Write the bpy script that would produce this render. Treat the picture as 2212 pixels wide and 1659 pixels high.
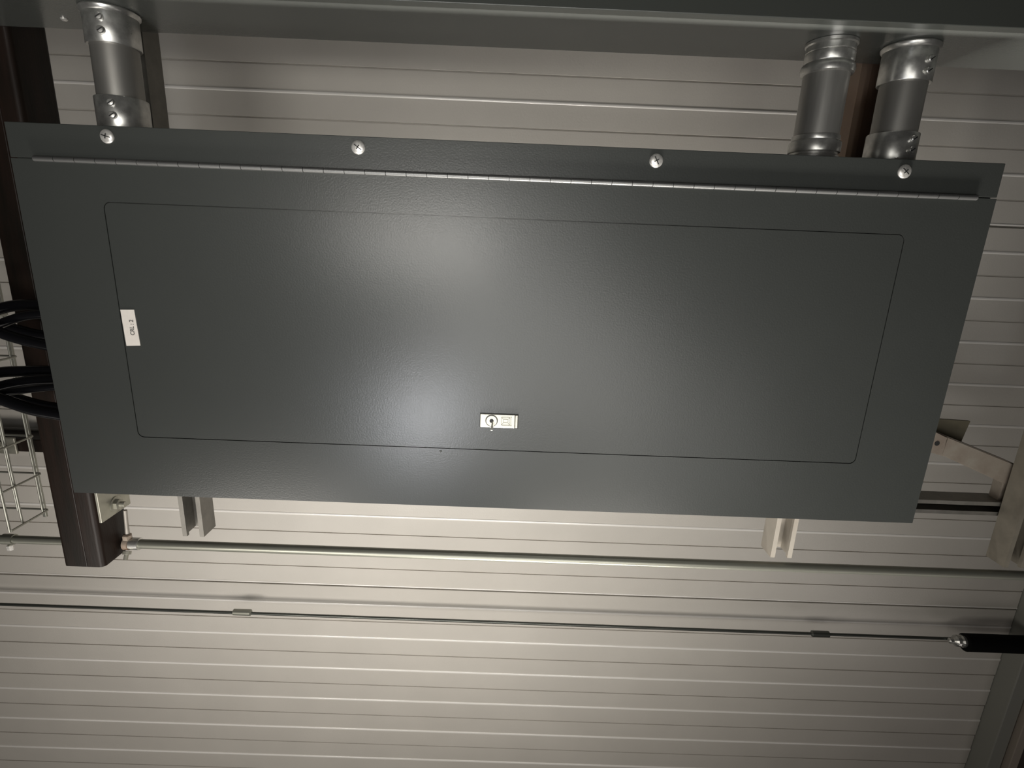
import bpy, bmesh, math
from mathutils import Matrix, Vector

# ---------------------------------------------------------------- basics
for o in list(bpy.data.objects):
    bpy.data.objects.remove(o)
scn = bpy.context.scene
COL = scn.collection
Z0 = 2.40            # height of the panel's top edge above the ground
PI = math.pi

# ---------------------------------------------------------------- camera
f_px = 1155.0
Rm = [[0.99922882, 0.00205308, 0.03921151],      # camera right
      [0.03840288, -0.2592417, -0.96504868],     # camera down
      [0.00818394, 0.9658103, -0.25912062]]      # camera forward
Cp = (0.64123454, -0.728437, -0.1186689 + Z0)
cam_d = bpy.data.cameras.new('camera')
cam_d.sensor_fit = 'HORIZONTAL'; cam_d.sensor_width = 36.0
cam_d.lens = f_px / 2212.0 * 36.0
cam_d.clip_start = 0.01; cam_d.clip_end = 50
cam = bpy.data.objects.new('camera', cam_d); COL.objects.link(cam)
r, d, fw = [Vector(v).normalized() for v in Rm]
cam.matrix_world = Matrix(((r.x, -d.x, -fw.x, Cp[0]), (r.y, -d.y, -fw.y, Cp[1]),
                           (r.z, -d.z, -fw.z, Cp[2]), (0, 0, 0, 1)))
scn.camera = cam

# ---------------------------------------------------------------- world, lights, exposure
w = bpy.data.worlds.new('world'); scn.world = w; w.use_nodes = True
w.node_tree.nodes['Background'].inputs[0].default_value = (1.0, 0.93, 0.86, 1)
w.node_tree.nodes['Background'].inputs[1].default_value = 0.014
vs = scn.view_settings
vs.view_transform = 'Standard'; vs.look = 'None'; vs.exposure = 0.0; vs.gamma = 1.0
vs.use_curve_mapping = False

def area(name, loc, target, power, sx, sy, color, spread=180, shape='RECTANGLE'):
    l = bpy.data.lights.new(name, 'AREA'); l.shape = shape; l.size = sx; l.size_y = sy
    l.energy = power; l.color = color; l.spread = math.radians(spread)
    o = bpy.data.objects.new(name, l); COL.objects.link(o)
    o.location = Vector(loc) + Vector((0, 0, Z0))
    o.rotation_euler = (Vector(target) - Vector(loc)).to_track_quat('-Z', 'Y').to_euler()
    return o
area('key_light', (0.278, -1.50, -0.88), (0.50, 0.0, -0.40), 0.95, 0.16, 0.16, (0.94, 0.96, 1.0), spread=75, shape='DISK')
area('wall_light', (0.45, -0.25, -1.10), (0.50, 0.615, -1.00), 2.7, 0.60, 0.25, (1.0, 0.955, 0.88), spread=150)
area('left_light', (-0.15, -0.80, -1.15), (-0.05, 0.615, -1.00), 4.0, 0.50, 0.25, (1.0, 0.95, 0.88), spread=120)
area('right_light', (0.95, -0.80, -1.10), (0.95, 0.615, -0.95), 1.6, 0.50, 0.25, (1.0, 0.95, 0.87), spread=110)
area('upper_light', (0.30, -1.30, -0.13), (0.30, 0.615, 0.16), 0.75, 0.50, 0.16, (1.0, 0.97, 0.91), spread=60)
area('front_light', (0.64, -1.00, -0.15), (0.80, 0.615, 0.10), 0.5, 0.50, 0.40, (1.0, 0.98, 0.93), spread=120)
area('panel_light', (1.25, -1.10, -0.75), (1.15, 0.0, -0.35), 0.45, 0.60, 0.50, (1.0, 0.98, 0.93), spread=110)
area('far_light', (0.80, -2.20, -0.80), (0.75, 0.0, -0.40), 1.6, 1.20, 0.80, (1.0, 0.98, 0.93), spread=60)
area('low_light', (0.90, -0.45, -2.30), (0.90, 0.0, 0.15), 7.0, 1.00, 0.20, (1.0, 0.96, 0.90), spread=50)
area('low_right_light', (2.40, -0.90, -2.00), (1.60, 0.40, -0.90), 1.2, 0.90, 0.45, (1.0, 0.92, 0.88))
area('low_left_light', (-0.80, -0.90, -1.90), (-0.20, 0.60, -0.90), 4.6, 1.60, 0.80, (1.0, 0.95, 0.88))

# ---------------------------------------------------------------- materials
def mat(name, col, rough=0.5, metal=0.0, var=0.0, scale=20, col2=None, bump=0.0, bscale=200, rvar=0.0, stretch=(1, 1, 1), spec=0.5):
    m = bpy.data.materials.new(name); m.use_nodes = True
    nt = m.node_tree; b = nt.nodes['Principled BSDF']
    b.inputs['Base Color'].default_value = (*col, 1)
    b.inputs['Roughness'].default_value = rough
    b.inputs['Metallic'].default_value = metal
    b.inputs['Specular IOR Level'].default_value = spec
    tc = nt.nodes.new('ShaderNodeTexCoord')
    mp = nt.nodes.new('ShaderNodeMapping'); mp.inputs['Scale'].default_value = stretch
    nt.links.new(tc.outputs['Object'], mp.inputs['Vector'])
    if var or col2:
        n = nt.nodes.new('ShaderNodeTexNoise'); n.inputs['Scale'].default_value = scale
        n.inputs['Detail'].default_value = 6; n.inputs['Roughness'].default_value = 0.6
        nt.links.new(mp.outputs[0], n.inputs['Vector'])
        rp = nt.nodes.new('ShaderNodeValToRGB')
        rp.color_ramp.elements[0].position = 0.38; rp.color_ramp.elements[1].position = 0.64
        c2 = col2 if col2 else tuple(min(1, c * (1 + var)) for c in col)
        c1 = col if col2 else tuple(c * (1 - var) for c in col)
        rp.color_ramp.elements[0].color = (*c1, 1); rp.color_ramp.elements[1].color = (*c2, 1)
        nt.links.new(n.outputs['Fac'], rp.inputs['Fac']); nt.links.new(rp.outputs['Color'], b.inputs['Base Color'])
        if rvar:
            mr = nt.nodes.new('ShaderNodeMapRange')
            mr.inputs['To Min'].default_value = rough - rvar; mr.inputs['To Max'].default_value = rough + rvar
            nt.links.new(n.outputs['Fac'], mr.inputs['Value']); nt.links.new(mr.outputs[0], b.inputs['Roughness'])
    if bump:
        n2 = nt.nodes.new('ShaderNodeTexNoise'); n2.inputs['Scale'].default_value = bscale
        n2.inputs['Detail'].default_value = 3
        nt.links.new(mp.outputs[0], n2.inputs['Vector'])
        bp = nt.nodes.new('ShaderNodeBump'); bp.inputs['Strength'].default_value = bump
        bp.inputs['Distance'].default_value = 0.001
        nt.links.new(n2.outputs['Fac'], bp.inputs['Height']); nt.links.new(bp.outputs[0], b.inputs['Normal'])
    return m

M_PANEL = mat('grey_enamel', (0.0435, 0.0465, 0.0435), 0.30, bump=0.12, bscale=420, var=0.02, scale=8)
M_TROUGH = mat('grey_trough_enamel', (0.10, 0.106, 0.098), 0.20, bump=0.08, bscale=300)
M_TCOVER = mat('grey_cover_enamel', (0.04, 0.043, 0.039), 0.3, bump=0.08, bscale=300)
M_WALL = mat('stucco_steel_panel', (0.56, 0.53, 0.485), 0.27, bump=0.25, bscale=260, var=0.025, scale=5)
M_CREST = mat('rib_crest_glint', (0.82, 0.79, 0.75), 0.16, 0.0, spec=0.9)  # lighter than the wall paint: the ribs' glints put into the colour
M_JOINT = mat('joint_sealant', (0.02, 0.02, 0.018), 0.7)
M_EMT = mat('galvanised_tube', (0.30, 0.29, 0.27), 0.42, 0.75, var=0.12, scale=14, stretch=(1, 1, 0.2))
M_CHROME = mat('plated_steel', (0.58, 0.575, 0.55), 0.30, 0.85, var=0.2, scale=60, rvar=0.08)
M_ROLL = mat('rolled_steel_tube', (0.36, 0.35, 0.33), 0.36, 0.7, var=0.25, scale=25, stretch=(1, 1, 0.1))
M_STRUT = mat('galvanised_strut', (0.20, 0.19, 0.17), 0.5, 0.6, var=0.15, scale=30, rvar=0.1)
M_STRUTL = mat('pale_galvanised_strut', (0.40, 0.37, 0.33), 0.5, 0.35, var=0.1, scale=30)
M_RUST = mat('rusting_strut', (0.40, 0.35, 0.29), 0.55, 0.15, col2=(0.22, 0.125, 0.075), scale=14)
M_HSS = mat('dark_primer_steel', (0.009, 0.007, 0.005), 0.45, 0.0, col2=(0.019, 0.011, 0.008), scale=9, stretch=(4, 4, 0.5), bump=0.2, bscale=90, spec=0.22)
M_PLATE = mat('zinc_plate', (0.40, 0.39, 0.33), 0.4, 0.6, var=0.1, scale=30)
M_SCREW = mat('bright_zinc', (0.80, 0.78, 0.74), 0.34, 0.65, var=0.2, scale=300)
M_HINGE = mat('brushed_steel_hinge', (0.20, 0.20, 0.195), 0.42, 0.75)
M_NICKEL = mat('nickel_latch', (0.66, 0.645, 0.56), 0.42, 0.30)
M_DARK = mat('dark_slot', (0.012, 0.012, 0.012), 0.6)
M_LABEL = mat('white_tape', (0.72, 0.67, 0.61), 0.55, var=0.03, scale=120)
M_INK = mat('label_ink', (0.10, 0.095, 0.09), 0.7)
M_CABLE = mat('black_jacket', (0.005, 0.005, 0.006), 0.24, spec=0.4)
M_SLEEVE = mat('black_rubber', (0.004, 0.004, 0.004), 0.8, spec=0.1)
M_ROD = mat('dark_zinc_rod', (0.10, 0.105, 0.095), 0.35, 0.7)
M_EMTS = mat('small_steel_pipe', (0.26, 0.26, 0.22), 0.36, 0.55)
M_WIRE = mat('zinc_wire', (0.34, 0.34, 0.30), 0.4, 0.8)
M_OLIVE = mat('olive_plate', (0.12, 0.105, 0.07), 0.6, var=0.1)
M_CREAM = mat('cream_steel', (0.27, 0.245, 0.205), 0.5, 0.1, col2=(0.19, 0.15, 0.12), scale=14)
M_DUSTY = mat('dusty_strut', (0.20, 0.18, 0.145), 0.55, 0.2, var=0.15, scale=20)
M_BROWN = mat('brown_steel', (0.075, 0.055, 0.042), 0.6, col2=(0.05, 0.035, 0.027), scale=8)
M_TRIM = mat('grey_flashing', (0.27, 0.27, 0.24), 0.5)
M_BEIGE = mat('beige_steel', (0.36, 0.31, 0.26), 0.5)

# ---------------------------------------------------------------- mesh helpers
def box(bm, x0, x1, y0, y1, z0, z1, bev=0.0, seg=2):
    r = bmesh.ops.create_cube(bm, size=1.0)
    vs_ = r['verts']
    for v in vs_:
        v.co = Vector((x0 + (v.co.x + .5) * (x1 - x0), y0 + (v.co.y + .5) * (y1 - y0), z0 + (v.co.z + .5) * (z1 - z0)))
    if bev:
        es = set(e for v in vs_ for e in v.link_edges)
        bmesh.ops.bevel(bm, geom=list(es), offset=bev, segments=seg, affect='EDGES', profile=0.5)
def tube(bm, pts, rad, n=12, caps=True, smooth=True):
    pts = [Vector(p) for p in pts]
    rings = []
    up = None
    for i, p in enumerate(pts):
        if i == 0: t = pts[1] - pts[0]
        elif i == len(pts) - 1: t = pts[-1] - pts[-2]
        else: t = (pts[i + 1] - pts[i]).normalized() + (pts[i] - pts[i - 1]).normalized()
        t.normalize()
        if up is None:
            up = Vector((0, 0, 1)) if abs(t.z) < .9 else Vector((0, 1, 0))
        a = t.cross(up).normalized(); b = a.cross(t).normalized(); up = b
        rr = rad[i] if isinstance(rad, (list, tuple)) else rad
        rings.append([bm.verts.new(p + rr * (math.cos(2 * PI * k / n) * a + math.sin(2 * PI * k / n) * b)) for k in range(n)])
    for i in range(len(rings) - 1):
        for k in range(n):
            f = bm.faces.new((rings[i][k], rings[i][(k + 1) % n], rings[i + 1][(k + 1) % n], rings[i + 1][k]))
            f.smooth = smooth
    if caps:
        bm.faces.new(rings[0][::-1]); bm.faces.new(rings[-1])
def lathe(bm, prof, M=None, n=40, cap0=True, cap1=True, smooth=True):
    """prof: list of (radius, height) about local z"""
    M = M or Matrix.Identity(4)
    rings = [[bm.verts.new(M @ Vector((r_ * math.cos(2 * PI * k / n), r_ * math.sin(2 * PI * k / n), h))) for k in range(n)] for r_, h in prof]
    for i in range(len(rings) - 1):
        for k in range(n):
            f = bm.faces.new((rings[i][k], rings[i][(k + 1) % n], rings[i + 1][(k + 1) % n], rings[i + 1][k])); f.smooth = smooth
    if cap0: bm.faces.new(rings[0][::-1])
    if cap1: bm.faces.new(rings[-1])
def prism(bm, poly, y0, y1):
    """poly: (x,z) outline extruded from y0 to y1"""
    a = [bm.verts.new((x, y0, z)) for x, z in poly]; b = [bm.verts.new((x, y1, z)) for x, z in poly]
    n = len(poly)
    bm.faces.new(a); bm.faces.new(b[::-1])
    for i in range(n):
        bm.faces.new((a[i], b[i], b[(i + 1) % n], a[(i + 1) % n]))
def ext_z(bm, poly, z0, z1):
    a = [bm.verts.new((x, y, z0)) for x, y in poly]; b = [bm.verts.new((x, y, z1)) for x, y in poly]
    n = len(poly); bm.faces.new(a); bm.faces.new(b[::-1])
    for i in range(n):
        bm.faces.new((a[i], b[i], b[(i + 1) % n], a[(i + 1) % n]))
def rrect(x0, x1, z0, z1, r, n=5):
    out = []
    for cx, cz, a0 in ((x1 - r, z1 - r, 0), (x0 + r, z1 - r, 90), (x0 + r, z0 + r, 180), (x1 - r, z0 + r, 270)):
        for k in range(n + 1):
            a = math.radians(a0 + 90 * k / n); out.append((cx + r * math.cos(a), cz + r * math.sin(a)))
    return out
def NB(): return bmesh.new()
def obj(name, bm, material, parent=None, origin=None):
    bmesh.ops.recalc_face_normals(bm, faces=bm.faces[:])
    me = bpy.data.meshes.new(name); bm.to_mesh(me); bm.free()
    me.materials.append(material)
    if any(p.use_smooth for p in me.polygons): me.set_sharp_from_angle(angle=math.radians(38))
    o = bpy.data.objects.new(name, me); COL.objects.link(o)
    if parent:
        o.parent = parent; o.matrix_parent_inverse = Matrix.Identity(4)
        # geometry is authored in scene coordinates, so take the parent chain's offset out
        off = Vector((0, 0, 0)); p = parent
        while p: off += p.location; p = p.parent
        me.transform(Matrix.Translation(-(off - Vector((0, 0, Z0)))))
    else:
        if origin is None:
            cs = [v.co for v in me.vertices]
            origin = Vector([(min(c[i] for c in cs) + max(c[i] for c in cs)) / 2 for i in range(3)])
        origin = Vector(origin)
        me.transform(Matrix.Translation(-origin)); o.location = origin + Vector((0, 0, Z0))
    return o
def tag(o, label=None, cat=None, group=None, kind=None):
    if label: o['label'] = label
    if cat: o['category'] = cat
    if group: o['group'] = group
    if kind: o['kind'] = kind
    return o
def thing(name, label, cat, loc, group=None):
    o = bpy.data.objects.new(name, None); COL.objects.link(o)
    o.location = Vector(loc) + Vector((0, 0, Z0)); o.empty_display_size = 0.05
    return tag(o, label, cat, group)

# ================================================================ SETTING
YW = 0.615
def wall_profile():
    pts = []          # (y, z) from top to bottom
    jt = [1.0227, -0.0408, -1.1043, -2.17]
    pr = YW - 0.005
    z_top = 1.0
    steps = []        # (z, kind)
    # panel above the upper joint
    z = -0.0408 + 0.0605
    up = []
    k = 0
    while z < 0.95:
        up.append((z, 'D' if k % 2 == 0 else 'W')); z += 0.0559; k += 1
    steps += up[::-1]
    steps.append((-0.0408, 'J'))
    z = -0.0408 - 0.0603
    for k in range(18):
        steps.append((z, 'W' if k % 2 == 0 else 'D')); z -= (1.0635 - 0.0603 - 0.0620) / 17
    steps.append((-1.1043, 'J'))
    z = -1.1043 - 0.0603
    k = 0
    while z > -2.05:
        steps.append((z, 'W' if k % 2 == 0 else 'D')); z -= 0.0572; k += 1
    return steps
bm = NB(); bj = NB()
X0, X1 = -2.2, 2.155
prof = []; smooth_z = []
cur_raised = None
st = wall_profile()
R_, F_ = YW - 0.0010, YW      # alternate flats sit a millimetre proud
prof.append((R_ if st[0][1] == 'D' else F_, 1.0))
# W: rounded crest where the face steps forward; D: narrow groove where it steps back; J: panel joint
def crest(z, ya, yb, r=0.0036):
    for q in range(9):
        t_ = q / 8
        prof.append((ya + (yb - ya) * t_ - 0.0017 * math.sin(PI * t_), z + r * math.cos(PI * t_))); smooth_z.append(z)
for z, k in st:
    if k == 'W':
        crest(z, F_, R_)
    elif k == 'D':
        prof += [(R_, z + 0.0018), (F_ + 0.0035, z + 0.0014), (F_ + 0.0035, z - 0.0020), (F_, z - 0.0024)]
    else:
        crest(z + 0.0048, F_, F_ + 0.0005, 0.0024)
        prof += [(YW + 0.014, z + 0.0022), (YW + 0.014, z - 0.0020), (F_ + 0.001, z - 0.0022), (F_, z - 0.0032)]
prof.append((prof[-1][0], -Z0))
va = [bm.verts.new((X0, y, z)) for y, z in prof]; vb = [bm.verts.new((X1, y, z)) for y, z in prof]
for i in range(len(prof) - 1):
    f_ = bm.faces.new((va[i], vb[i], vb[i + 1], va[i + 1]))
    zc = (prof[i][1] + prof[i + 1][1]) / 2
    f_.smooth = any(abs(zc - q) < 0.0037 for q in smooth_z); f_.material_index = 1 if f_.smooth else 0  # crest faces take the painted glint colour
tb = [bm.verts.new(c) for c in ((X0, YW + .08, 1.0), (X1, YW + .08, 1.0), (X1, YW + .08, -Z0), (X0, YW + .08, -Z0))]
bm.faces.new(tb)
bm.faces.new((va[0], tb[0], tb[1], vb[0])); bm.faces.new((va[-1], vb[-1], tb[2], tb[3]))
bm.faces.new([tb[0]] + va + [tb[3]][::1]); bm.faces.new([tb[1]] + vb + [tb[2]])
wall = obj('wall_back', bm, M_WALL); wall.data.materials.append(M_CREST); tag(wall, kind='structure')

bm = NB(); box(bm, 2.157, 2.20, 0.556, YW + 0.05, -Z0, 1.0, 0.003)
t1 = obj('trim_1', bm, M_TRIM); tag(t1, kind='structure')
bm = NB(); box(bm, 2.203, 2.40, 0.60, 0.66, -Z0, 1.0)
t1 = obj('wall_right', bm, M_BROWN); tag(t1, kind='structure')

bm = NB(); box(bm, -2.3, 2.6, -3.2, 0.75, -Z0 - 0.05, -Z0)
fl = obj('floor', bm, mat('dark_concrete', (0.10, 0.095, 0.09), 0.8, var=0.1, scale=3)); tag(fl, kind='structure')

# steel column at the corner: pale flange edge and brown web
col = thing('steel_column', 'rusty brown steel column with a pale flange edge, in the lower right corner', 'column', (2.26, 0.56, -Z0))
bm = NB(); box(bm, 2.205, 2.232, 0.540, 0.596, -Z0, 1.0, 0.002); obj('flange', bm, M_BEIGE, col)
bm = NB(); box(bm, 2.233, 2.40, 0.565, 0.592, -Z0, 1.0, 0.002); obj('web', bm, M_BROWN, col)
bm = NB(); lathe(bm, [(0.0, 0.004), (0.006, 0.0035), (0.009, 0)], Matrix.Translation((2.262, 0.565, -1.43)) @ Matrix.Rotation(PI / 2, 4, 'X'), 12, False, True); obj('rivet', bm, M_BROWN, col)

# ================================================================ PANEL
W_, H_ = 1.2617, 0.508
pan = thing('electrical_panel', 'large dark grey steel breaker panel mounted sideways across the middle', 'electrical panel', (W_ / 2, 0.188, -H_))
bm = NB(); box(bm, 0.004, W_ - 0.004, 0.004, 0.188, -H_ + 0.004, -0.004, 0.002); obj('enclosure', bm, M_PANEL, pan)
bm = NB(); box(bm, 0, W_, 0.0, 0.0038, -0.0412, 0.0, 0.0007); obj('trim_strip', bm, M_PANEL, pan)
# hinged cover with opening for the inner door
DX0, DX1, DZ0, DZ1 = 0.1085, 1.1550, -0.4155, -0.0910
bm = NB()
n = 6
inner = rrect(DX0, DX1, DZ0, DZ1, 0.009, n)
ox0, ox1, oz0, oz1 = 0.0, W_, -H_, -0.0426
corners = [(ox1, oz1), (ox0, oz1), (ox0, oz0), (ox1, oz0)]
def plate_with_hole(bm, y0, y1):
    N = len(inner)
    fi = [bm.verts.new((x, y0, z)) for x, z in inner]; bi = [bm.verts.new((x, y1, z)) for x, z in inner]
    fo = [bm.verts.new((x, y0, z)) for x, z in corners]; bo = [bm.verts.new((x, y1, z)) for x, z in corners]
    for i in range(N): bm.faces.new((fi[i], fi[(i + 1) % N], bi[(i + 1) % N], bi[i]))
    for i in range(4): bm.faces.new((fo[i], bo[i], bo[(i + 1) % 4], fo[(i + 1) % 4]))
    for (ii, oo) in ((fi, fo), (bi, bo)):
        for c in range(4):
            seg = ii[c * (n + 1):(c + 1) * (n + 1)]
            for a, b in zip(seg, seg[1:]): bm.faces.new((oo[c], a, b))
            nx = ii[((c + 1) % 4) * (n + 1)]
            bm.faces.new((oo[c], seg[-1], nx, oo[(c + 1) % 4]))
plate_with_hole(bm, 0.0, 0.0038)
obj('cover', bm, M_PANEL, pan)
bm = NB(); prism(bm, rrect(DX0 + 0.0011, DX1 - 0.0011, DZ0 + 0.0011, DZ1 - 0.0011, 0.008, 6), 0.0002, 0.0035)
door = obj('door', bm, M_PANEL, pan)
# piano hinge: leaf groove and knuckles
bm = NB()
pitch = 0.0262; x = 0.031
while x < 1.2335:
    x2 = min(x + pitch - 0.0004, 1.2345)
    lathe(bm, [(0.0034, 0), (0.0034, x2 - x - 0.0003)],
          Matrix.Translation((x, -0.0014, -0.0422)) @ Matrix.Rotation(PI / 2, 4, 'Y'), 14)
    x += pitch
box(bm, 0.0305, 1.2345, -0.0003, 0.0036, -0.0425, -0.0414)
hinge = obj('hinge', bm, M_HINGE, pan); hinge['label'] = 'long steel piano hinge of short knuckles'
# cover screws
def slot_screw(cx, cz, rot, rad=0.0086):
    bm = NB()
    T = Matrix.Translation((cx, 0.0002, cz)) @ Matrix.Rotation(PI / 2, 4, 'X')
    lathe(bm, [(rad, 0), (rad, 0.0008), (rad * .93, 0.0018), (rad * .72, 0.0028), (rad * .4, 0.0034), (0.0004, 0.0036)], T, 28)
    s = obj('screw', bm, M_SCREW, pan)
    bm = NB()
    for a in (rot, rot + 90):
        Mx = Matrix.Translation((cx, -0.0032, cz)) @ Matrix.Rotation(math.radians(a), 4, 'Y')
        b2 = bmesh.new(); L = rad * (0.62 if a == rot else 0.36)
        box(b2, -L, L, -0.0007, 0.0006, -0.00055, 0.00055)
        b2.transform(Mx); me = bpy.data.meshes.new('t'); b2.to_mesh(me); b2.free(); bm.from_mesh(me); bpy.data.meshes.remove(me)
    obj('screw_slot', bm, M_DARK, s)
for cx, cz, rt in ((0.1265, -0.0125, 15), (0.4415, -0.013, 35), (0.8185, -0.014, 60), (1.1355, -0.0145, 40)):
    slot_screw(cx, cz, rt)
# latch plate
LX0, LX1, LZ0, LZ1 = 0.6040, 0.6535, -0.3795, -0.3595
bm = NB(); box(bm, LX0, LX1, -0.0022, 0.0004, LZ0, LZ1, 0.0006)
latch = obj('latch_plate', bm, M_NICKEL, pan); latch['label'] = 'pale nickel latch plate'
bm = NB(); box(bm, LX1 + 0.0007, LX1 + 0.0042, -0.0030, 0.0004, LZ0 + 0.0006, LZ1, 0.0008)
obj('finger_pull', bm, M_NICKEL, latch)
bm = NB(); box(bm, LX0 - 0.0008, LX1 + 0.0052, -0.0004, 0.0004, LZ0 - 0.0009, LZ1 + 0.0009)
obj('latch_recess', bm, M_DARK, latch)
KC = (0.6203, -0.3690)
TM = Matrix.Translation((KC[0], -0.0022, KC[1])) @ Matrix.Rotation(PI / 2, 4, 'X')
bm = NB(); lathe(bm, [(0.0088, -0.0002), (0.0088, 0.0003), (0.0079, 0.0003), (0.0079, -0.0002)], TM, 40, False, False)
obj('lock_ring', bm, M_DARK, latch)
bm = NB(); lathe(bm, [(0.0079, 0), (0.0079, 0.0006), (0.0074, 0.0010), (0.0030, 0.0010)], TM, 40, False, False); lathe(bm, [(0.0030, 0.001), (0.0030, 0.0)], TM, 20, False, False)
obj('lock_cylinder', bm, M_NICKEL, latch)
bm = NB(); lathe(bm, [(0.0027, 0), (0.0027, 0.0007)], TM, 18); prism(bm, [(KC[0] - .0004, KC[1]), (KC[0] + .0010, KC[1]), (KC[0] + .0003, KC[1] + .0055)], -0.0030, -0.0026)
obj('keyhole', bm, M_DARK, latch)
# square emblem on the latch
bm = NB()
def frame(bm, x0, x1, z0, z1, t, r, y0, y1):
    o_ = rrect(x0, x1, z0, z1, r, 3); i_ = rrect(x0 + t, x1 - t, z0 + t, z1 - t, max(r - t, .0003), 3); N = len(o_)
    a = [bm.verts.new((x, y0, z)) for x, z in o_]; b = [bm.verts.new((x, y0, z)) for x, z in i_]
    c = [bm.verts.new((x, y1, z)) for x, z in o_]; d_ = [bm.verts.new((x, y1, z)) for x, z in i_]
    for k in range(N):
        j = (k + 1) % N
        bm.faces.new((a[k], a[j], b[j], b[k])); bm.faces.new((a[k], c[k], c[j], a[j])); bm.faces.new((b[k], b[j], d_[j], d_[k]))
ex, ez = 0.6405, -0.3693
frame(bm, ex - .0063, ex + .0063, ez - .0062, ez + .0062, .00045, .0012, -0.0026, -0.0022)
frame(bm, ex - .0035, ex + .0035, ez - .0026, ez + .0032, .0005, .0012, -0.0026, -0.0022)
box(bm, ex + .0074, ex + .0078, -0.0026, -0.0022, ez - .0066, ez + .0066)
box(bm, ex + .0066, ex + .0086, -0.0026, -0.0022, ez + .0062, ez + .0066); box(bm, ex + .0066, ex + .0086, -0.0026, -0.0022, ez - .0066, ez - .0062)
for (a, b, c, d_) in ((-.0061, .0060, -.0036, .0032), (.0061, .0060, .0036, .0032), (-.0061, -.0060, -.0036, -.0026), (.0061, -.0060, .0036, -.0026)):
    tube(bm, [(ex + a, -0.0023, ez + b), (ex + c, -0.0023, ez + d_)], 0.00022, 6)
M_ETCH = mat('etched_lines', (0.22, 0.21, 0.17), 0.5, 0.3)
em = obj('square_emblem', bm, M_ETCH, latch)
# key standing in the lock
key = thing('key', 'small pale key standing in the round lock of the grey panel door', 'key', (KC[0], -0.003, KC[1]))
bm = NB()
tube(bm, [(KC[0] + .0014, -0.001, KC[1]), (KC[0] + .0013, -0.006, KC[1] - .002), (KC[0] + .0011, -0.012, KC[1] - .0060), (KC[0] + .0008, -0.016, KC[1] - .0098)], [0.0008, 0.0010, 0.0013, 0.0015], 10)
obj('key_blade', bm, M_NICKEL, key)
# tape label with its lettering
bm = NB()
prism(bm, [(0.1106, -0.2305), (0.1292, -0.2298), (0.1310, -0.2795), (0.1117, -0.2806)], -0.0006, 0.0004)
lab = obj('tape_label', bm, M_LABEL, pan); lab['label'] = 'white tape label with small dark letters'
def text_mesh(body, size):
    cu = bpy.data.curves.new('letters', 'FONT'); cu.body = body; cu.size = size; cu.extrude = 0.0001
    cu.align_x = 'CENTER'; cu.align_y = 'CENTER'; cu.space_character = 1.0; cu.offset = 0.00014
    to = bpy.data.objects.new('letters', cu); COL.objects.link(to)
    dg = bpy.context.evaluated_depsgraph_get(); me = bpy.data.meshes.new_from_object(to.evaluated_get(dg))
    b = bmesh.new(); b.from_mesh(me); bpy.data.objects.remove(to); bpy.data.meshes.remove(me)
    return b
b = text_mesh('CRL : 2', 0.0080)
b.transform(Matrix.Translation((0.1232, -0.0007, -0.2545)) @ Matrix.Rotation(math.radians(2), 4, 'Y') @ Matrix.Rotation(-PI / 2, 4, 'Y') @ Matrix.Rotation(PI / 2, 4, 'X') @ Matrix.Scale(0.88, 4, (1, 0, 0)))
obj('lettering', b, M_INK, lab)
# small chip on the cover below the seam
bm = NB(); lathe(bm, [(0.002, 0), (0.0013, .0003), (0.0002, 0.0004)], Matrix.Translation((0.5475, 0.0, -0.4195)) @ Matrix.Rotation(PI / 2, 4, 'X'), 9); obj('paint_blister', bm, M_PANEL, pan)

# ================================================================ WIREWAY
HZ = 0.151
ww = thing('wireway', 'long grey steel wiring trough running above the panel', 'wireway', (0.7, 0.15, HZ))
bm = NB(); box(bm, -0.75, 2.3, 0.0015, 0.150, HZ, HZ + 0.155, 0.0015); obj('trough', bm, M_TROUGH, ww)
bm = NB(); box(bm, -0.75, 2.3, -0.0006, 0.0014, HZ - 0.0012, HZ + 0.157, 0.0008); box(bm, -0.75, 2.3, 0.0, 0.0145, HZ - 0.0013, HZ - 0.0001, 0.0004); obj('cover', bm, M_TCOVER, ww)
bm = NB(); lathe(bm, [(0.0045, 0), (0.0045, -0.0015), (0.003, -0.003), (0.0004, -0.0034)], Matrix.Translation((0.0145, 0.108, HZ)), 18); obj('screw', bm, M_SCREW, ww)

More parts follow.
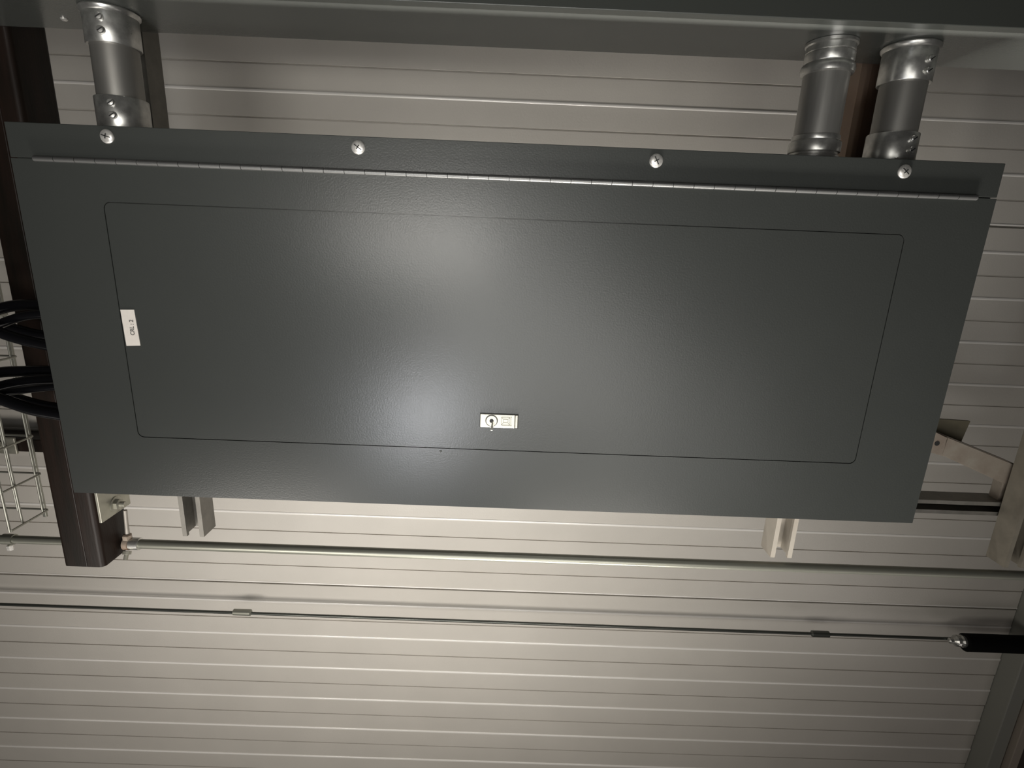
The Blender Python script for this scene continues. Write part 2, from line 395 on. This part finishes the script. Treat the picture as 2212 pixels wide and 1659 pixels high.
# ================================================================ CONDUITS
YC = 0.076
def connector(parent, x, za, zb, zlip, screws, ang):
    """set-screw connector between za and zb; zlip = the end against the box"""
    r0, r1 = 0.0281, 0.0316
    lo, hi = min(za, zb), max(za, zb)
    bm = NB()
    pr_ = [(r0, lo), (r1 - .0006, lo), (r1, lo + .0008), (r1, hi - .0008), (r1 - .0006, hi), (r0, hi)]
    lathe(bm, pr_, Matrix.Translation((x, YC, 0)), 56, False, False)
    s = 1 if zlip > (lo + hi) / 2 else -1
    zl = hi if s > 0 else lo
    lathe(bm, [(r0, zl - s * .007), (r1 + .0001, zl - s * .0072), (r1 + .0026, zl - s * .0045), (r1 + .0030, zl - s * .002), (r1 + .0018, zl - s * .0002), (r0, zl)], Matrix.Translation((x, YC, 0)), 56, False, False)
    c = obj('connector', bm, M_CHROME, parent)
    for zz in screws:
        bm = NB()
        T = Matrix.Translation((x, YC, zz)) @ Matrix.Rotation(math.radians(ang), 4, 'Z') @ Matrix.Translation((0, -(r1 - .001), 0)) @ Matrix.Rotation(PI / 2, 4, 'X')
        lathe(bm, [(0.0050, 0), (0.0050, 0.0015)], T, 18)
        lathe(bm, [(0.0044, 0.001), (0.0044, 0.0042), (0.0036, 0.0052), (0.0004, 0.0056)], T, 18)
        sc = obj('set_screw', bm, M_CHROME, c)
        bm = NB(); b2 = bmesh.new(); box(b2, -0.0034, 0.0034, -0.0006, 0.0006, 0.0049, 0.0060); b2.transform(T @ Matrix.Rotation(0.6, 4, 'Z'))
        me = bpy.data.meshes.new('t'); b2.to_mesh(me); b2.free(); bm.from_mesh(me); bpy.data.meshes.remove(me)
        obj('screw_slot', bm, M_DARK, sc)
def emt(x, label, top, bot, st, sb, ang):
    t = thing('conduit', label, 'conduit', (x, YC, 0.0), 'short conduits between panel and trough')
    bm = NB(); lathe(bm, [(0.0279, 0.0), (0.0279, HZ)], Matrix.Translation((x, YC, 0)), 56, False, False); obj('tube', bm, M_EMT, t)
    connector(t, x, top, HZ - .0002, 1, st, ang); connector(t, x, bot, 0.0, -1, sb, ang)
    return t
emt(0.1000, 'dull grey conduit with bright screwed sleeves, at the left end of the panel', 0.1075, 0.0455, (0.1345, 0.1195), (0.0355, 0.0205), 12)
emt(1.1605, 'grey smooth conduit with bright screwed sleeves, rightmost of the two right ones', 0.1045, 0.0425, (0.1275, 0.1140), (0.0330, 0.0190), 13)
xm = 1.0545
t = thing('conduit', 'shiny rolled steel conduit with ribbed ring fittings, left of the two right ones', 'conduit', (xm, YC, 0.0), 'short conduits between panel and trough')
bm = NB(); lathe(bm, [(0.0284, 0.0), (0.0284, HZ)], Matrix.Translation((xm, YC, 0)), 56, False, False); obj('tube', bm, M_ROLL, t)
bm = NB(); lathe(bm, [(0.0279, HZ), (0.0318, HZ - .0005), (0.0318, HZ - .004), (0.0300, HZ - .0055), (0.0300, HZ - .012), (0.0292, HZ - .013), (0.0305, HZ - .0145), (0.0305, HZ - .024), (0.0296, HZ - .0255), (0.0322, HZ - .028), (0.0334, HZ - .033), (0.0322, HZ - .038), (0.0280, HZ - .0395)], Matrix.Translation((xm, YC, 0)), 56, False, False); obj('gland_nut', bm, M_CHROME, t)
bm = NB(); lathe(bm, [(0.0284, 0.0365), (0.0303, 0.0360), (0.0306, 0.0325), (0.0300, 0.0300), (0.0326, 0.0280), (0.0332, 0.0240), (0.0332, 0.0180), (0.0326, 0.0150), (0.0300, 0.0140), (0.0300, 0.0115), (0.0316, 0.0105), (0.0318, 0.004), (0.0280, 0.0)], Matrix.Translation((xm, YC, 0)), 56, False, False); obj('gland_nut', bm, M_CHROME, t)

# ================================================================ STRUTS
def strut_poly(w, dpt, th=0.0027, lip=0.0085, hem=0.007):
    """open side towards -y; outline in (x,y), origin at front-left"""
    o_ = [(0, 0), (lip, 0), (lip, hem), (lip - th, hem), (lip - th, th), (th, th), (th, dpt - th), (w - th, dpt - th), (w - th, th), (w - lip + th, th), (w - lip + th, hem), (w - lip, hem), (w - lip, 0), (w, 0), (w, dpt), (0, dpt)]
    return o_
def vstrut(name, x, y, z0, z1, m, label):
    bm = NB(); ext_z(bm, [(x + a, y + b_) for a, b_ in strut_poly(0.0413, 0.0413)], z0, z1)
    return tag(obj(name, bm, m), label, 'strut channel', 'upright strut channels')
vstrut('strut_channel', 0.0265, 0.190, -0.694, 0.75, M_STRUT, 'dull dark grey slotted upright behind the left end of the panel')
def stained_strut():
    m = mat('stained_strut', (0.46, 0.42, 0.36), 0.5, 0.1, var=0.06, scale=20)
    nt = m.node_tree; b = nt.nodes['Principled BSDF']
    tc = nt.nodes.new('ShaderNodeTexCoord'); sp = nt.nodes.new('ShaderNodeSeparateXYZ'); nt.links.new(tc.outputs['Object'], sp.inputs[0])
    nz = nt.nodes.new('ShaderNodeTexNoise'); nz.inputs['Scale'].default_value = 11; nt.links.new(tc.outputs['Object'], nz.inputs['Vector'])
    mr = nt.nodes.new('ShaderNodeMapRange'); mr.inputs['From Min'].default_value = -0.45; mr.inputs['From Max'].default_value = -0.25
    nt.links.new(sp.outputs['Z'], mr.inputs['Value'])
    mu = nt.nodes.new('ShaderNodeMath'); mu.operation = 'MULTIPLY_ADD'; mu.use_clamp = True
    nt.links.new(nz.outputs['Fac'], mu.inputs[0]); mu.inputs[1].default_value = 0.6
    ad = nt.nodes.new('ShaderNodeMath'); ad.operation = 'SUBTRACT'; ad.inputs[1].default_value = 0.3; nt.links.new(mr.outputs[0], ad.inputs[0]); nt.links.new(ad.outputs[0], mu.inputs[2])
    mx = nt.nodes.new('ShaderNodeMix'); mx.data_type = 'RGBA'
    src = b.inputs['Base Color'].links[0].from_socket
    nt.links.new(mu.outputs[0], mx.inputs['Factor']); nt.links.new(src, mx.inputs['A']); mx.inputs['B'].default_value = (0.27, 0.18, 0.125, 1)
    nt.links.new(mx.outputs['Result'], b.inputs['Base Color'])
    return m
vstrut('strut_channel', 1.1650, 0.190, -0.694, 0.75, stained_strut(), 'rust stained upright between the two right conduits, pale below the panel')
vstrut('strut_channel', 1.6240, 0.190, -0.698, 0.75, M_DUSTY, 'dusty grey upright at the right edge of the view')
# horizontal shallow channel between panel and right upright
bm = NB()
hx0, hx1, hy, hz0, hz1 = 1.28, 1.72, 0.236, -0.611, -0.582
poly = [(0, 0), (0.0413, 0), (0.0413, 0.029), (0, 0.029), (0, 0.021), (0.003, 0.021), (0.003, 0.0262), (0.0385, 0.0262), (0.0385, 0.0028), (0.003, 0.0028), (0.003, 0.008), (0, 0.008)]
a = [bm.verts.new((hx0, hy + p, hz0 + q)) for p, q in poly]; b = [bm.verts.new((hx1, hy + p, hz0 + q)) for p, q in poly]
bm.faces.new(a); bm.faces.new(b[::-1])
for i in range(len(poly)): bm.faces.new((a[i], b[i], b[(i + 1) % len(poly)], a[(i + 1) % len(poly)]))
tag(obj('cross_channel', bm, M_STRUT), 'short level grey channel with a dark open front, from the panel to the right upright', 'strut channel')

# sloping brace with end plate
br = thing('brace', 'sloping cream steel arm with a drilled end plate, right of the panel', 'brace', (1.55, 0.25, -0.55))
bm = NB()
prism(bm, [(1.425, -0.425), (1.489, -0.452), (1.492, -0.4905), (1.415, -0.470)], 0.240, 0.245); obj('end_plate', bm, M_CREAM, br)
bm = NB(); lathe(bm, [(0.0048, 0), (0.0048, 0.0008)], Matrix.Translation((1.4735, 0.2402, -0.4645)) @ Matrix.Rotation(PI / 2, 4, 'X'), 18); obj('bolt_hole', bm, M_DARK, br)
bm = NB(); prism(bm, [(1.490, -0.4495), (1.650, -0.506), (1.650, -0.553), (1.487, -0.4875)], 0.2395, 0.2850); bmesh.ops.bevel(bm, geom=bm.edges[:], offset=0.002, segments=2, affect='EDGES'); obj('arm', bm, M_CREAM, br)
bm = NB(); box(bm, 1.630, 1.665, 0.245, 0.2695, -0.585, -0.540, 0.002); obj('foot', bm, M_CREAM, br)
bm = NB(); prism(bm, [(1.455, -0.425), (1.558, -0.428), (1.548, -0.492), (1.448, -0.486)], 0.275, 0.281)
tag(obj('mounting_plate', bm, M_OLIVE), 'dull olive square plate behind the sloping cream arm', 'plate')

# ================================================================ STEEL TUBE POST
HX0, HX1, HY0, HY1, HB = -0.1785, -0.1020, 0.150, 0.226, -0.741
post = thing('steel_post', 'dark brown square steel post behind the left edge of the panel', 'post', ((HX0 + HX1) / 2, 0.188, HB))
bm = NB()
ring_o = rrect(HX0, HX1, HY0, HY1, 0.009, 5); ring_i = rrect(HX0 + .005, HX1 - .005, HY0 + .005, HY1 - .005, 0.005, 5)
N = len(ring_o); z0, z1 = HB, 0.9
A = [bm.verts.new((x, y, z0)) for x, y in ring_o]; B = [bm.verts.new((x, y, z1)) for x, y in ring_o]
Ai = [bm.verts.new((x, y, z0)) for x, y in ring_i]; Bi = [bm.verts.new((x, y, z1)) for x, y in ring_i]
for i in range(N):
    j = (i + 1) % N
    f = bm.faces.new((A[i], A[j], B[j], B[i])); f.smooth = True
    bm.faces.new((Ai[i], Bi[i], Bi[j], Ai[j])); bm.faces.new((A[i], Ai[i], Ai[j], A[j])); bm.faces.new((B[i], B[j], Bi[j], Bi[i]))
obj('tube', bm, M_HSS, post)
bm = NB(); tube(bm, [(-0.134, HY0 + .0004, HB + .001), (-0.134, HY0 + .0004, 0.9)], 0.0016, 8); obj('weld_seam', bm, M_HSS, post)
# bolted plate on the post's right side
pl = thing('bracket_plate', 'pale zinc plate with a hex bolt on the side of the brown post', 'bracket', (-0.100, 0.195, -0.650))
bm = NB(); box(bm, -0.1015, -0.0965, 0.156, 0.233, -0.652, -0.52, 0.0008); obj('plate', bm, M_PLATE, pl)
TB = Matrix.Translation((-0.0965, 0.195, -0.633)) @ Matrix.Rotation(PI / 2, 4, 'Y')
bm = NB(); lathe(bm, [(0.0150, 0), (0.0150, 0.0015), (0.0140, 0.002), (0.006, 0.002)], TB, 30); obj('washer', bm, M_PLATE, pl)
bm = NB(); lathe(bm, [(0.0110, 0.002), (0.0110, 0.0085), (0.0095, 0.0095)], TB, 6, smooth=False); lathe(bm, [(0.0055, 0.009), (0.0055, 0.017), (0.0045, 0.018)], TB, 16); obj('bolt', bm, M_PLATE, pl)
# hanger rod and pipe clamp
cl = thing('pipe_clamp', 'small rusty clamp holding the thin pipe against the brown post', 'clamp', (-0.088, 0.203, -0.735))
bm = NB(); tube(bm, [(-0.089, 0.206, -0.652), (-0.090, 0.205, -0.68), (-0.091, 0.204, -0.712)], [0.0035, 0.0035, 0.0045], 12); obj('rod', bm, M_STRUTL, cl)
bm = NB()
lathe(bm, [(0.0098, 0), (0.0125, 0.001), (0.0125, 0.011), (0.0098, 0.012)], Matrix.Translation((-0.098, 0.203, -0.7225)) @ Matrix.Rotation(PI / 2, 4, 'Y'), 22, False, False)
lathe(bm, [(0.0085, 0), (0.0085, 0.012), (0.006, 0.014)], Matrix.Translation((-0.091, 0.203, -0.716)), 6, smooth=False)
obj('collar', bm, M_RUST, cl)
bm = NB(); lathe(bm, [(0.0075, 0), (0.0075, 0.006), (0.004, 0.007), (0.004, 0.016)], Matrix.Translation((-0.090, 0.196, -0.735)) @ Matrix.Rotation(math.radians(150), 4, 'X'), 10, smooth=False); obj('nut', bm, M_PLATE, cl)

# ================================================================ PIPES AND RODS
pp = thing('pipe', 'thin grey steel pipe running level just below the panel and the uprights', 'pipe', (-0.09, 0.203, -0.7225))
bm = NB(); tube(bm, [(-0.099, 0.203, -0.7225), (2.1, 0.203, -0.7225)], 0.0092, 20); obj('tube', bm, M_EMTS, pp)
bm = NB(); lathe(bm, [(0.0092, 0), (0.0118, 0.0005), (0.0118, 0.018), (0.0092, 0.0185)], Matrix.Translation((-0.086, 0.203, -0.7225)) @ Matrix.Rotation(PI / 2, 4, 'Y'), 22, False, False); obj('coupling', bm, M_CHROME, pp)
pp2 = thing('pipe', 'short stretch of grey pipe left of the brown post, below the wire tray', 'pipe', (-0.3, 0.203, -0.7225))
bm = NB(); tube(bm, [(-0.62, 0.203, -0.7225), (-0.180, 0.203, -0.7225)], 0.0078, 18); obj('tube', bm, M_EMTS, pp2)
bm = NB(); lathe(bm, [(0.008, 0), (0.0102, 0.0005), (0.0102, 0.022), (0.008, 0.0225)], Matrix.Translation((-0.335, 0.203, -0.7225)) @ Matrix.Rotation(PI / 2, 4, 'Y'), 20, False, False); obj('coupling', bm, M_EMTS, pp2)
bm = NB(); lathe(bm, [(0.0055, 0), (0.0055, 0.010), (0.004, 0.011)], Matrix.Translation((-0.322, 0.200, -0.744)), 6, smooth=False); obj('nut', bm, M_SCREW, pp2)

RZ, RY = -1.153, 0.550
rd = thing('tie_rod', 'very thin dark rod with two coupling nuts running level across the lower wall', 'rod', (0.5, RY, RZ))
bm = NB(); tube(bm, [(-1.3, RY, RZ), (1.93, RY, RZ - 0.006)], 0.0042, 12); obj('rod', bm, M_ROD, rd)
for xx, zz in ((-0.103, RZ), (1.525, RZ - .005)):
    bm = NB(); lathe(bm, [(0.0045, 0), (0.0088, 0.003), (0.0088, 0.050), (0.0045, 0.053)], Matrix.Translation((xx, RY, zz)) @ Matrix.Rotation(PI / 2, 4, 'Y'), 12, smooth=False)
    obj('coupling_nut', bm, M_ROD if xx > 1 else M_EMTS, rd)
sl = thing('sleeved_pipe', 'black rubber covered pipe with a bright end fitting, entering from the right edge', 'pipe', (2.0, RY, RZ - 0.012))
bm = NB(); tube(bm, [(1.950, RY - .015, RZ - 0.004), (2.7, RY - .015, RZ - 0.006)], 0.0240, 28); obj('sleeve', bm, M_SLEEVE, sl)
bm = NB(); lathe(bm, [(0.0045, 0), (0.0075, 0.003), (0.0075, 0.012), (0.011, 0.016), (0.0155, 0.020), (0.0165, 0.026), (0.013, 0.032), (0.017, 0.036), (0.017, 0.048)], Matrix.Translation((1.908, RY - .010, RZ - 0.004)) @ Matrix.Rotation(PI / 2, 4, 'Y'), 14, smooth=False); obj('end_fitting', bm, M_CHROME, sl)

# ================================================================ WIRE TRAY
tr = thing('wire_tray', 'upright wire mesh cable tray at the left edge behind the black cables', 'cable tray', (-0.55, 0.45, -0.80))
TX, TYF, TYN = -0.466, 0.450, 0.350
zs = [-0.7965 + 0.0955 * k for k in range(13)]
for z in zs:
    bm = NB(); tube(bm, [(-0.80, TYF, z), (TX - .004, TYF, z), (TX, TYF - .004, z), (TX, TYN, z)], 0.0024, 8); obj('cross_wire', bm, M_WIRE, tr)
zt = zs[-1] + .05
for (x, y, r_) in ((-0.4775, TYF - .004, .0024), (-0.5375, TYF - .004, .0024), (-0.595, TYF - .004, .0024), (-0.66, TYF - .004, .0024), (TX - .004, TYN, .0027), (TX - .004, 0.383, .0024)):
    bm = NB(); tube(bm, [(x, y, zs[0] - .003), (x, y, zt)], r_, 8); obj('long_wire', bm, M_WIRE, tr)
bm = NB(); box(bm, -0.503, -0.4945, 0.47, 0.476, -0.83, 0.35, .001)
tag(obj('flat_bar', bm, M_WIRE), 'narrow flat steel bar hanging behind the wire mesh tray', 'bar')
# level beam behind the tray with a clamp plate
bm = NB(); box(bm, -1.4, -0.24, 0.545, 0.606, -0.690, -0.655, 0.003)
tag(obj('wall_channel', bm, M_HSS), 'short dark level channel on the wall behind the wire tray', 'channel')
lc = thing('beam_clamp', 'grey zinc clamp plate on the dark channel behind the wire tray', 'clamp', (-0.66, 0.54, -0.69))
bm = NB(); box(bm, -0.76, -0.600, 0.538, 0.5445, -0.694, -0.650, 0.002); obj('plate', bm, M_PLATE, lc)
bm = NB(); lathe(bm, [(0.012, 0), (0.012, 0.006), (0.006, 0.0065), (0.006, 0.014)], Matrix.Translation((-0.637, 0.538, -0.670)) @ Matrix.Rotation(PI / 2, 4, 'X'), 6, smooth=False); obj('bolt', bm, M_PLATE, lc)

# ================================================================ CABLES
def spline(pts, m=8):
    pts = [Vector(p) for p in pts]; P = [pts[0] * 2 - pts[1]] + pts + [pts[-1] * 2 - pts[-2]]; out = []
    for i in range(1, len(P) - 2):
        for k in range(m):
            t = k / m; a, b_, c, d_ = P[i - 1], P[i], P[i + 1], P[i + 2]
            out.append(0.5 * ((2 * b_) + (-a + c) * t + (2 * a - 5 * b_ + 4 * c - d_) * t * t + (-a + 3 * b_ - 3 * c + d_) * t ** 3))
    out.append(P[-2]); return out
cabs = [
 ('upper bundle, thick top cable curving out of the panel side', 0.0085, 0.085, [(-0.063, -0.2423), (-0.0986, -0.2423), (-0.1343, -0.2494), (-0.1852, -0.2688), (-0.2566, -0.3238)]),
 ('upper bundle, second cable with a thin shine along it', 0.0068, 0.066, [(-0.0465, -0.2513), (-0.0834, -0.2563), (-0.1202, -0.2692), (-0.1659, -0.2891), (-0.2356, -0.3389)]),
 ('upper bundle, third cable rising from below to the left', 0.0078, 0.104, [(-0.0899, -0.2921), (-0.1253, -0.2858), (-0.1587, -0.2764), (-0.1983, -0.2618), (-0.2775, -0.24)]),
 ('upper bundle, lowest cable rising to the left', 0.008, 0.047, [(-0.0398, -0.2948), (-0.0786, -0.287), (-0.1058, -0.2783), (-0.1437, -0.2618), (-0.2146, -0.2414)]),
 ('lower bundle, nearly level thick top cable', 0.0085, 0.085, [(-0.0681, -0.3442), (-0.1119, -0.3462), (-0.1567, -0.3503), (-0.2015, -0.3625), (-0.2667, -0.3951)]),
 ('lower bundle, second cable dipping to the left', 0.008, 0.067, [(-0.0524, -0.3531), (-0.0972, -0.3571), (-0.144, -0.3681), (-0.1909, -0.387), (-0.2467, -0.4189)]),
 ('lower bundle, third cable with a bright shine on its underside', 0.0055, 0.05, [(-0.0376, -0.3588), (-0.0853, -0.3657), (-0.1292, -0.3735), (-0.1741, -0.3871), (-0.2277, -0.4125)]),
 ('lower bundle, fourth cable rising to the left', 0.0082, 0.104, [(-0.0888, -0.412), (-0.1326, -0.4047), (-0.1816, -0.389), (-0.2244, -0.3755), (-0.288, -0.3598)]),
 ('lower bundle, lowest thick cable rising to the left', 0.0088, 0.033, [(-0.0285, -0.3975), (-0.0685, -0.3908), (-0.1143, -0.3755), (-0.1524, -0.3622), (-0.2087, -0.344)]),
]
for lbl, rr, yy, ps in cabs:
    x0, z0 = ps[0]
    pts = [(0.0035, yy, z0 + (z0 - ps[1][1]) * 0.9)] + [(x_, yy, z_) for x_, z_ in ps]
    bm = NB(); tube(bm, spline(pts), rr, 14)
    tag(obj('cable', bm, M_CABLE), 'black cable, ' + lbl, 'cable', 'black cables leaving the left side of the panel')
